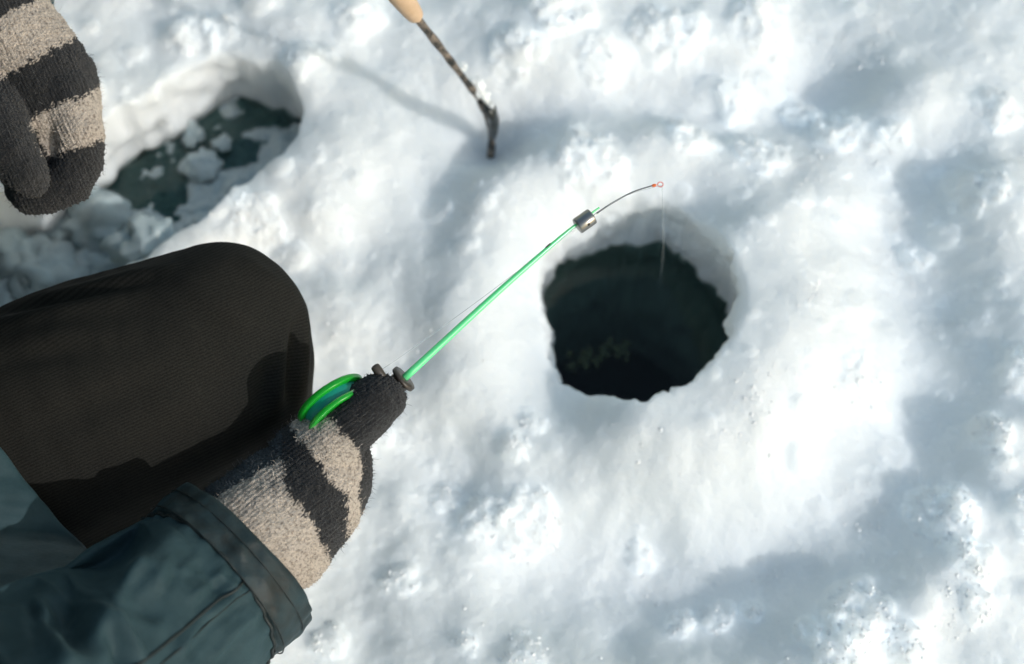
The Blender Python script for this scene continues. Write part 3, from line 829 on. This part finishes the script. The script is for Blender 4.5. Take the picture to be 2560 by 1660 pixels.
# long seam running up the sleeve
tgt0 = np.array([612, 1452.0]); tgt1 = np.array([350, 1655.0])
qq = plane_xy(GG.reshape(-1, 3)).reshape(NR, NS, 2)
frm = (DD @ FWD) < 0.05
line = []
for k in range(ci + 2, NR - 20, 2):
    # follow the straight seam where it crosses each ring
    dd_ = qq[k] - tgt0
    dv = (tgt1 - tgt0) / np.linalg.norm(tgt1 - tgt0)
    perp = np.abs(dd_[:, 0] * dv[1] - dd_[:, 1] * dv[0]) + (~frm[k]) * 1e5
    j = int(np.argmin(perp))
    if perp[j] < 40:
        line.append(GG[k, j] + DD[k, j] * 0.0003)
if len(line) > 4:
    ln = np.array(line)
    for _ in range(6): ln[1:-1] = (ln[:-2] + ln[1:-1] * 2 + ln[2:]) / 4
    o = tube_obj('seam', ln, 0.0009, 8, M_seam); under(o, jacket)
    # topstitch: short threads running beside it
    off_v = np.cross(ln[-1] - ln[0], FWD); off_v /= np.linalg.norm(off_v); off_v = off_v if off_v @ UPV < 0 else -off_v
    cand = GG.reshape(-1, 3)
    th_path = []
    for p_ in ln[2:]:
        w_ = p_ + off_v * 0.0065
        j_ = int(np.argmin(((cand - w_) ** 2).sum(1)))
        th_path.append(cand[j_] + D[j_] * 0.0001)
    th_path = np.array(th_path)
    for _ in range(8): th_path[1:-1] = (th_path[:-2] + th_path[1:-1] * 2 + th_path[2:]) / 4
    o = tube_obj('stitching', th_path, 0.00045, 6, M_seam); under(o, jacket)

# left sleeve end showing behind the hanging glove
S = spline(np.array([np.append(p, r) for p, r in [(at(-26, 46, 0.950), 0.0430), (at(-60, -90, 0.958), 0.047), (at(-160, -330, 0.965), 0.056), (el_l, 0.068)]]), 60)
G, D = tube_grid(S[:, :3], S[:, 3], 96)
G = G.reshape(-1, 3); D = D.reshape(-1, 3)
G = G + D * (0.003 * vnoise3(G, 20, 61))[:, None]
ls = mesh_obj('sleeve', G, grid_faces(60, 96), M_jacket); under(ls, jacket)
sm = ls.modifiers.new('s', 'SOLIDIFY'); sm.thickness = 0.005; sm.offset = -1

# ------------------------------------------------------------------ gloves
BLACK = np.array([0.020, 0.021, 0.023]); BEIGE = np.array([0.55, 0.485, 0.42]); SLATE = np.array([0.040, 0.050, 0.058])

def line_side(q, a, b, wob):
    """positive on the finger side of the stripe edge a-b"""
    a = np.array(a, float); b = np.array(b, float); d = b - a; L = np.linalg.norm(d)
    return ((q[:, 0] - a[0]) * d[1] - (q[:, 1] - a[1]) * d[0]) / L + wob

def knit_disp(u, s_, P, seed):
    u = u + 0.5 * vnoise3(P, 60, seed); 
    rib = np.abs(np.sin(np.pi * u / 2.5)) - 0.6
    st = np.sin(2 * np.pi * (s_ / 2.1 + 0.5 * np.floor(u / 2.5)) + 1.2 * vnoise3(P, 110, seed + 1))
    worn = 0.55 + 0.45 * vnoise3(P, 30, seed + 2)
    return 0.00135 * worn * rib + 0.00075 * worn * st + 0.0008 * vnoise3(P, 90, seed + 3) + 0.0005 * vnoise3(P, 420, seed + 4)

def fuzz(glove, n, lmin, lmax, width, seed):
    """loose wool fibres standing off the knit, one part of the glove"""
    me = glove.data
    P = get_co(me); N = get_no(me)
    me.calc_loop_triangles()
    T = np.zeros(len(me.loop_triangles) * 3, np.int32); me.loop_triangles.foreach_get('vertices', T); T = T.reshape(-1, 3)
    col = np.zeros(len(P) * 4, np.float32); me.color_attributes['Col'].data.foreach_get('color', col); col = col.reshape(-1, 4)[:, :3]
    r_ = np.random.default_rng(seed)
    ar = np.linalg.norm(np.cross(P[T[:, 1]] - P[T[:, 0]], P[T[:, 2]] - P[T[:, 0]]), axis=1)
    pick = r_.choice(len(T), n, p=ar / ar.sum())
    w = r_.dirichlet((1, 1, 1), n)
    p = (P[T[pick]] * w[:, :, None]).sum(1); nn = (N[T[pick]] * w[:, :, None]).sum(1); nn /= np.linalg.norm(nn, axis=1)[:, None]
    c = col[T[pick, 0]]
    rd = r_.normal(0, 1, (n, 3)); tg = rd - nn * (rd * nn).sum(1)[:, None]; tg /= np.linalg.norm(tg, axis=1)[:, None]
    L = lmin + (lmax - lmin) * r_.uniform(0, 1, n) ** 3
    lift = r_.uniform(0.3, 0.95, n)
    d0 = nn * lift[:, None] + tg * (1 - lift[:, None]); d0 /= np.linalg.norm(d0, axis=1)[:, None]
    d1 = d0 + r_.normal(0, 0.55, (n, 3)) - nn * 0.25; d1 /= np.linalg.norm(d1, axis=1)[:, None]
    d2 = d1 + r_.normal(0, 0.6, (n, 3)); d2 /= np.linalg.norm(d2, axis=1)[:, None]
    a0 = p - nn * 0.0004; a1 = a0 + d0 * (L / 3)[:, None]; a2 = a1 + d1 * (L / 3)[:, None]; a3 = a2 + d2 * (L / 3)[:, None]
    sd = np.cross(d0, r_.normal(0, 1, (n, 3))); sd /= np.linalg.norm(sd, axis=1)[:, None]
    sd = sd * (width * r_.uniform(0.6, 1.3, n))[:, None]
    V = np.stack([a0 - sd, a0 + sd, a1 - sd * .8, a1 + sd * .8, a2 - sd * .6, a2 + sd * .6, a3], 1).reshape(-1, 3)
    base = (np.arange(n) * 7)[:, None]
    tri = np.array([[0, 1, 3], [0, 3, 2], [2, 3, 5], [2, 5, 4], [4, 5, 6]])
    F = (base[:, :, None] + tri[None]).reshape(-1, 3)
    cc = np.clip(c * r_.uniform(0.7, 1.5, (n, 1)) + (c.mean(1, keepdims=True) < 0.1) * 0.14 * r_.uniform(0, 1, (n, 1)) ** 3, 0, 0.85)
    o = mesh_obj('wool_fuzz', V, F, M_fuzz, smooth_shade=False)
    set_color(o.data, np.repeat(cc, 7, axis=0))
    tag(o, kind='stuff')
    return o

# right hand: fist round the rod grip, thumb laid along the top
AX0 = at(1008, 948, 0.862); AX1 = at(700, 1205, 0.880)          # axis of the rod grip
ax = (AX1 - AX0) / np.linalg.norm(AX1 - AX0)
side_v = np.cross(ax, -FWD); side_v /= np.linalg.norm(side_v)
if side_v @ UPV > 0: side_v = -side_v                            # towards the back of the hand (lower right)
deep = np.cross(ax, side_v); deep = deep if deep @ FWD > 0 else -deep
palm = [
    [(at(560, 1425, 0.842), 0.040), (at(632, 1352, 0.853), 0.0415), (at(705, 1288, 0.863), 0.0405), (at(765, 1235, 0.868), 0.0370), (at(812, 1188, 0.872), 0.0300), (at(835, 1150, 0.874), 0.0235)],
    [(at(790, 1290, 0.875), 0.0190), (at(818, 1330, 0.865), 0.0120), (at(740, 1400, 0.856), 0.0180)],
    [(at(765, 1150, 0.866), 0.0240), (at(835, 1090, 0.856), 0.0205), (at(895, 1040, 0.850), 0.0180), (at(940, 1003, 0.848), 0.0165), (at(956, 996, 0.849), 0.0145)],
]
L_ = np.linalg.norm(AX1 - AX0)
for k, (s_, fr_, reach) in enumerate([(0.43, 0.0105, 1.12), (0.54, 0.0105, 1.1), (0.64, 0.0100, 1.0), (0.73, 0.0088, 0.9)]):
    base = AX0 + ax * L_ * s_ * 1.25
    mcp = base + side_v * 0.020 * reach + ax * 0.020
    pip = base + side_v * 0.018 * reach + deep * 0.022 + ax * 0.014
    dip = base + side_v * 0.002 + deep * 0.032 * reach + ax * 0.012
    tip = base - side_v * 0.015 + deep * 0.022 + ax * 0.012
    palm.append([(at(790, 1190, 0.872), 0.016), (mcp, fr_ * 1.15), (pip, fr_ * 1.05), (dip, fr_), (tip, fr_ * 0.92)])
g_r = blob('glove', palm, 0.00095, 16, M_wool)
me = g_r.data; P = get_co(me); N = get_no(me); q = plane_xy(P)
wob = 9 * vnoise3(P, 260, 71) + 7 * vnoise3(P, 45, 72) + rng.normal(0, 5, len(P))
L1 = line_side(q, (690, 1150), (811, 1379), wob); L2 = line_side(q, (752, 1098), (858, 1245), wob); L2b = line_side(q, (862, 1200), (868, 1420), wob)
L3 = line_side(q, (824, 1042), (892, 1125), wob); L0 = line_side(q, (520, 1165), (700, 1190), wob)
col = np.tile(BEIGE, (len(P), 1))
col[L1 > 0] = BLACK
col[(np.maximum(L2 * 1.0, -1e9) > 0) | (L2b > 0) & (L1 > 0)] = BEIGE
col[(L3 > 0)] = BLACK
kn = (q[:, 0] > 903 + 0.5 * wob) & (q[:, 1] > 1120)
col[kn] = BLACK
upper = line_side(q, (560, 1232), (702, 1150), wob)
col[(upper > 0) & (q[:, 0] < 705)] = SLATE
edge_ = line_side(q, (700, 1118), (850, 1010), wob)
set_color(me, col)
a1 = np.array([0.80, -0.60]); kn_u = (q[:, 0] * 0.60 + q[:, 1] * 0.80) / 4.15; kn_s = (q[:, 0] * 0.8 - q[:, 1] * 0.6) / 4.15
set_vec(me, np.stack([kn_u, kn_s, (P @ FWD) * 400], -1), 'knit')
set_co(me, P + N * knit_disp(kn_u, kn_s, P, 173)[:, None])
adopt(g_r, person)
fz = fuzz(g_r, 15000, 0.0008, 0.0065, 0.00010, 5); under(fz, g_r)

# left hand hanging, loosely closed
TL = 0.895
palm_l = [
    [(at(-90, -90, TL + .015), 0.034), (at(-34, 20, TL + .012), 0.0350), (at(40, 122, TL + .010), 0.0355), (at(112, 205, TL + .012), 0.0330), (at(140, 270, TL + .012), 0.0290)],
    [(at(165, 235, TL), 0.0180), (at(200, 330, TL - .004), 0.0150), (at(200, 405, TL), 0.0145), (at(178, 452, TL), 0.0145), (at(118, 480, TL + .002), 0.0140), (at(80, 488, TL + .004), 0.0125)],
    [(at(120, 300, TL + .014), 0.0240), (at(138, 390, TL + .016), 0.0220), (at(110, 455, TL + .018), 0.0190), (at(62, 472, TL + .020), 0.0130)],
    [(at(150, 250, TL + .030), 0.0180), (at(170, 380, TL + .034), 0.0150), (at(120, 450, TL + .036), 0.0140), (at(50, 440, TL + .036), 0.0120)],
    [(at(130, 230, TL + .048), 0.0160), (at(150, 350, TL + .052), 0.0135), (at(100, 420, TL + .054), 0.0125), (at(45, 400, TL + .054), 0.0110)],
    [(at(-50, 190, TL + .004), 0.0260), (at(-14, 300, TL - .018), 0.0205), (at(34, 385, TL - .027), 0.0162), (at(64, 430, TL - .027), 0.0138), (at(74, 446, TL - .024), 0.0120)],
]
g_l = blob('glove', palm_l, 0.00095, 9, M_wool)
me = g_l.data; P = get_co(me); N = get_no(me); q = plane_xy(P)
wob = 9 * vnoise3(P, 260, 75) + 7 * vnoise3(P, 45, 76) + rng.normal(0, 5, len(P))
# stripe edges run across the hand; positive towards the fingertips (down)
def below(q, a, b): return -line_side(q, a, b, wob)
E0 = below(q, (-40, 62), (85, -2)); E00 = below(q, (-40, 10), (60, -30)); E1 = below(q, (0, 198), (160, 108)); E2 = below(q, (60, 302), (238, 222)); E3 = below(q, (110, 392), (262, 350))
col = np.tile(BLACK, (len(P), 1))
col[E00 < 0] = BEIGE
col[(E0 > 0)] = BEIGE
col[(E1 > 0)] = BLACK
thumb_edge = line_side(q, (60, 270), (125, 400), wob) > 0
col[(E2 > 0) & thumb_edge] = BEIGE
col[(E3 > 0)] = BLACK
set_color(me, col)
kn_u = (q[:, 0] * 0.92 - q[:, 1] * 0.40) / 3.95; kn_s = (q[:, 0] * 0.4 + q[:, 1] * 0.92) / 3.95
set_vec(me, np.stack([kn_u, kn_s, (P @ FWD) * 400], -1), 'knit')
set_co(me, P + N * knit_disp(kn_u, kn_s, P, 183)[:, None])
adopt(g_l, person)
fz = fuzz(g_l, 15000, 0.0008, 0.0065, 0.00010, 6); under(fz, g_l)

# ------------------------------------------------------------------ the fishing rod
rod = empty('fishing_rod', 'short green ice fishing rod with green reel held in the striped glove', 'fishing rod', tuple(AX0))
def part(o, p=rod):
    if p is rod: return adopt(o, rod)
    o.parent = p; o.matrix_parent_inverse = Matrix.Identity(4); return o
fwd_ax = -ax
part(tube_obj('handle', [AX0 + ax * 0.006, AX0 + ax * 0.05, AX1], [0.0062, 0.0080, 0.0085], 24, M_bronze))
# collar at the front of the grip
cl = [AX0 + ax * 0.013, AX0 + ax * 0.0065, AX0 + ax * 0.0064, AX0 + ax * 0.0048, AX0 + ax * 0.0047, AX0 + ax * 0.001, AX0 + ax * 0.0009, AX0 - ax * 0.0014, AX0 - ax * 0.0015]
part(tube_obj('collar', cl, [0.0064, 0.0064, 0.0059, 0.0059, 0.0064, 0.0064, 0.0088, 0.0088, 0.0040], 32, M_bronze))
# tapered blank
R0 = AX0; R1 = at(1440, 562, 0.886); R2 = at(1498, 519, 0.889)
bl = spline([R0, at(1225, 748, 0.874), at(1373, 618, 0.882), R1, R2], 40)
part(tube_obj('blank', bl, np.concatenate([np.linspace(0.0024, 0.0007, 34), np.linspace(0.0007, 0.0006, 6)]), 16, M_green_rod))
# line guide
gd = at(1374, 619, 0.8815)
tt = np.linspace(0, 2 * np.pi, 20)
e1 = at(1383, 611, 0.8815) - gd; e1 /= np.linalg.norm(e1); e2 = np.cross(e1, FWD); e2 /= np.linalg.norm(e2)
part(tube_obj('guide_ring', [gd - e2 * 0.0016 * (1 if e2 @ RGT > 0 else -1) + e1 * 0.0018 * math.cos(a) + FWD * 0.0012 * math.sin(a) for a in tt], 0.0005, 8, M_blackplastic, caps=False))
# nod clamp: drilled steel cylinder
wa = at(1436, 573, 0.886); wb = at(1479, 539, 0.888); wdir = (wb - wa) / np.linalg.norm(wb - wa)
wc0 = at(1439, 563, 0.8865); 
off_ = (np.cross(wdir, FWD)); off_ /= np.linalg.norm(off_); off_ = off_ if off_ @ UPV < 0 else -off_
b0 = at(1443, 566, 0.8865); b1 = at(1480, 540, 0.888); ud = (b1 - b0) / np.linalg.norm(b1 - b0)
wt = part(tube_obj('clamp_weight', [b0 - ud * 0.0002, b0, b0 + ud * 0.0006, b1 - ud * 0.0006, b1, b1 + ud * 0.0002], [0.0040, 0.0050, 0.0053, 0.0053, 0.0050, 0.0040], 40, M_steel))
sd = np.cross(ud, FWD); sd /= np.linalg.norm(sd); sd = sd if sd @ UPV < 0 else -sd
hd = sd * 0.62 - FWD * 0.78; hd /= np.linalg.norm(hd)
hc = (b0 + b1) / 2 + hd * 0.0050 + ud * 0.0006
o = tube_obj('screw_hole', [hc, hc + hd * 0.00045], 0.0009, 16, M_blackplastic); part(o)
# nod: sleeve, spring wire, bead and ring
part(tube_obj('nod_sleeve', [at(1478, 545, 0.8875), at(1497, 530, 0.8885)], [0.0007, 0.0006], 12, M_silver))
nod = spline([at(1492, 533, 0.888), at(1530, 508, 0.889), at(1580, 481, 0.890), at(1628, 465, 0.890), at(1641, 462, 0.890)], 30)
part(tube_obj('nod_wire', nod, np.linspace(0.00055, 0.00040, 30), 8, M_wire))
part(tube_obj('bead', [at(1630, 465, 0.8898), at(1633, 464, 0.8898), at(1637, 463, 0.8898), at(1641, 462, 0.8898)], [0.0006, 0.0010, 0.0010, 0.0005], 12, M_orange))
rc_ = at(1651, 461, 0.890)
part(tube_obj('tip_ring', [rc_ + RGT * 0.0017 * math.cos(a) + UPV * 0.0015 * math.sin(a) + FWD * 0.0004 * math.sin(2 * a) for a in tt], 0.00035, 8, M_pink, caps=False))
# reel
rn = (-0.64 * RGT + 0.70 * UPV + 0.30 * FWD); rn -= ax * (rn @ ax) * 0.85; rn /= np.linalg.norm(rn)
RC = at(840, 1016, 0.855)
reel = bpy.data.objects.new('reel', None); C.objects.link(reel); reel.empty_display_size = 0.01
adopt(reel, rod)
def ring_profile(name, prof, m, seg=72):
    """turned part about the reel axis: prof is (distance along axis, radius)"""
    e1 = np.cross(rn, FWD); e1 /= np.linalg.norm(e1); e2 = np.cross(rn, e1)
    V, F = [], []
    for h_, r_ in prof:
        for k in range(seg):
            a = 2 * np.pi * k / seg
            V.append(RC + rn * h_ + (e1 * math.cos(a) + e2 * math.sin(a)) * r_)
    V = np.array(V); F = grid_faces(len(prof), seg)
    o = mesh_obj(name, V, F, m)
    o.parent = reel; o.matrix_parent_inverse = Matrix.Translation(-Vector(rod.location)).inverted() @ Matrix.Translation(-Vector(rod.location))
    return o
Rr = 0.0228
ring_profile('flange', [(0.0032, 0.004), (0.0032, Rr - 0.0025), (0.0036, Rr - 0.0003), (0.0042, Rr), (0.0066, Rr), (0.0074, Rr - 0.0008), (0.0078, Rr - 0.003), (0.0072, Rr - 0.006), (0.0072, 0.004)], M_green_reel)
ring_profile('flange', [(-0.0032, 0.004), (-0.0032, Rr - 0.0025), (-0.0036, Rr - 0.0003), (-0.0044, Rr), (-0.0060, Rr), (-0.0066, Rr - 0.0006), (-0.0070, Rr - 0.002), (-0.0062, Rr - 0.004), (-0.0062, 0.004)], M_green_reel)
ring_profile('spool', [(-0.0034, 0.0196), (-0.002, 0.0200), (0.001, 0.0198), (0.0034, 0.0195)], M_spool)
ring_profile('hub', [(0.0084, 0.0045), (0.0110, 0.0042), (0.0112, 0.0001)], M_blackplastic, 24)
kn_ = RC + rn * 0.0065 + (np.cross(rn, ax)) * 0.0
# small knob on the reel face and trigger lever
kp = at(801, 992, 0.866)
o = tube_obj('knob', [kp, kp + rn * 0.002, kp + rn * 0.004], [0.0022, 0.0024, 0.0012], 14, M_blackplastic); o.parent = reel
o.matrix_parent_inverse = Matrix.Identity(4)
lv = spline([at(968, 962, 0.850), at(956, 942, 0.846), at(941, 921, 0.845), at(935, 913, 0.845)], 16)
part(tube_obj('trigger_lever', lv, [0.0016, 0.0018, 0.0020, 0.0022, 0.0024, 0.0026, 0.0027, 0.0028, 0.0029, 0.0029, 0.0029, 0.0028, 0.0027, 0.0026, 0.0022, 0.0012], 14, M_bronze, sx=0.8))

# line: reel to guide, guide to tip, tip to water
l1 = spline([at(905, 955, 0.866), at(1000, 893, 0.868), at(1190, 756, 0.876), at(1374, 617, 0.881)], 24)
l2 = spline([at(1374, 617, 0.881), at(1470, 548, 0.887), at(1560, 492, 0.889), at(1651, 463, 0.890)], 20)
w_end = ground(1642, 760, W1 - 0.03)
l3 = spline([at(1655, 463, 0.890), (at(1655, 463, 0.890) + w_end) / 2 + np.array([0.003, 0, 0]), w_end], 24)
part(tube_obj('fishing_line', np.vstack([l1, l2[1:], l3]), 0.00014, 6, M_line))

# ------------------------------------------------------------------ stick driven into the snow
tip_s = np.array([STICK[0], STICK[1], -0.05])
top_s = at(1042, 44, 0.96)
stick = empty('ice_pick_stick', 'rusty metal stick with pale wooden handle driven upright into the snow', 'stick', tuple(STICK))
base_s = at(1205, 262, 1.085)
sp = spline([tip_s, ground(1228, 345, 0.0), base_s, (base_s + top_s) / 2 + np.array([0.001, 0, 0.0]), top_s], 60)
rad_s = np.full(60, 0.0027)
rad_s = rad_s + 0.0010 * vnoise3(sp, 70, 88)
adopt(tube_obj('shaft', sp, rad_s, 14, M_rust), stick)
dirs = (top_s - base_s) / np.linalg.norm(top_s - base_s)
hp = [top_s - dirs * 0.002, top_s + dirs * 0.001, top_s + dirs * 0.006, top_s + dirs * 0.03, top_s + dirs * 0.07, top_s + dirs * 0.10, top_s + dirs * 0.108, top_s + dirs * 0.110]
adopt(tube_obj('wooden_handle', spline(hp, 50), np.interp(np.linspace(0, 1, 50), np.linspace(0, 1, 8), [0.0028, 0.0045, 0.0062, 0.0080, 0.0088, 0.0080, 0.0060, 0.0025]), 24, M_wood), stick)
# flattened rough blade at the foot and the ice frozen to it
bp_ = spline([ground(1222, 392, -0.03), ground(1232, 340, -0.005), at(1232, 290, 1.085), at(1212, 245, 1.078)], 26)
br = np.interp(np.linspace(0, 1, 26), [0, 0.2, 0.5, 0.8, 1], [0.0018, 0.0036, 0.0068, 0.0062, 0.0032]) * (1 + 0.35 * vnoise3(bp_, 160, 89))
adopt(tube_obj('blade', bp_, br, 16, mat('wet_dark_steel', (0.035, 0.040, 0.040), 0.35, metal=0.5), sy=0.6), stick)
P_, F_ = lump_mesh('frost', 0.0055, 501, 1.3)
fo = mesh_obj('frozen_crust', P_ + at(1196, 222, 1.066), F_, M_snow); adopt(fo, stick)
for sd_, rad_, px_, py_, t_ in ((511, 0.0042, 1184, 205, 1.063), (521, 0.0036, 1214, 240, 1.070), (531, 0.0030, 1158, 168, 1.052), (541, 0.0034, 1226, 268, 1.076)):
    P_, F_ = lump_mesh('frost', rad_, sd_, 1.2)
    fo = mesh_obj('frozen_crust', P_ + at(px_, py_, t_), F_, M_snow); adopt(fo, stick)
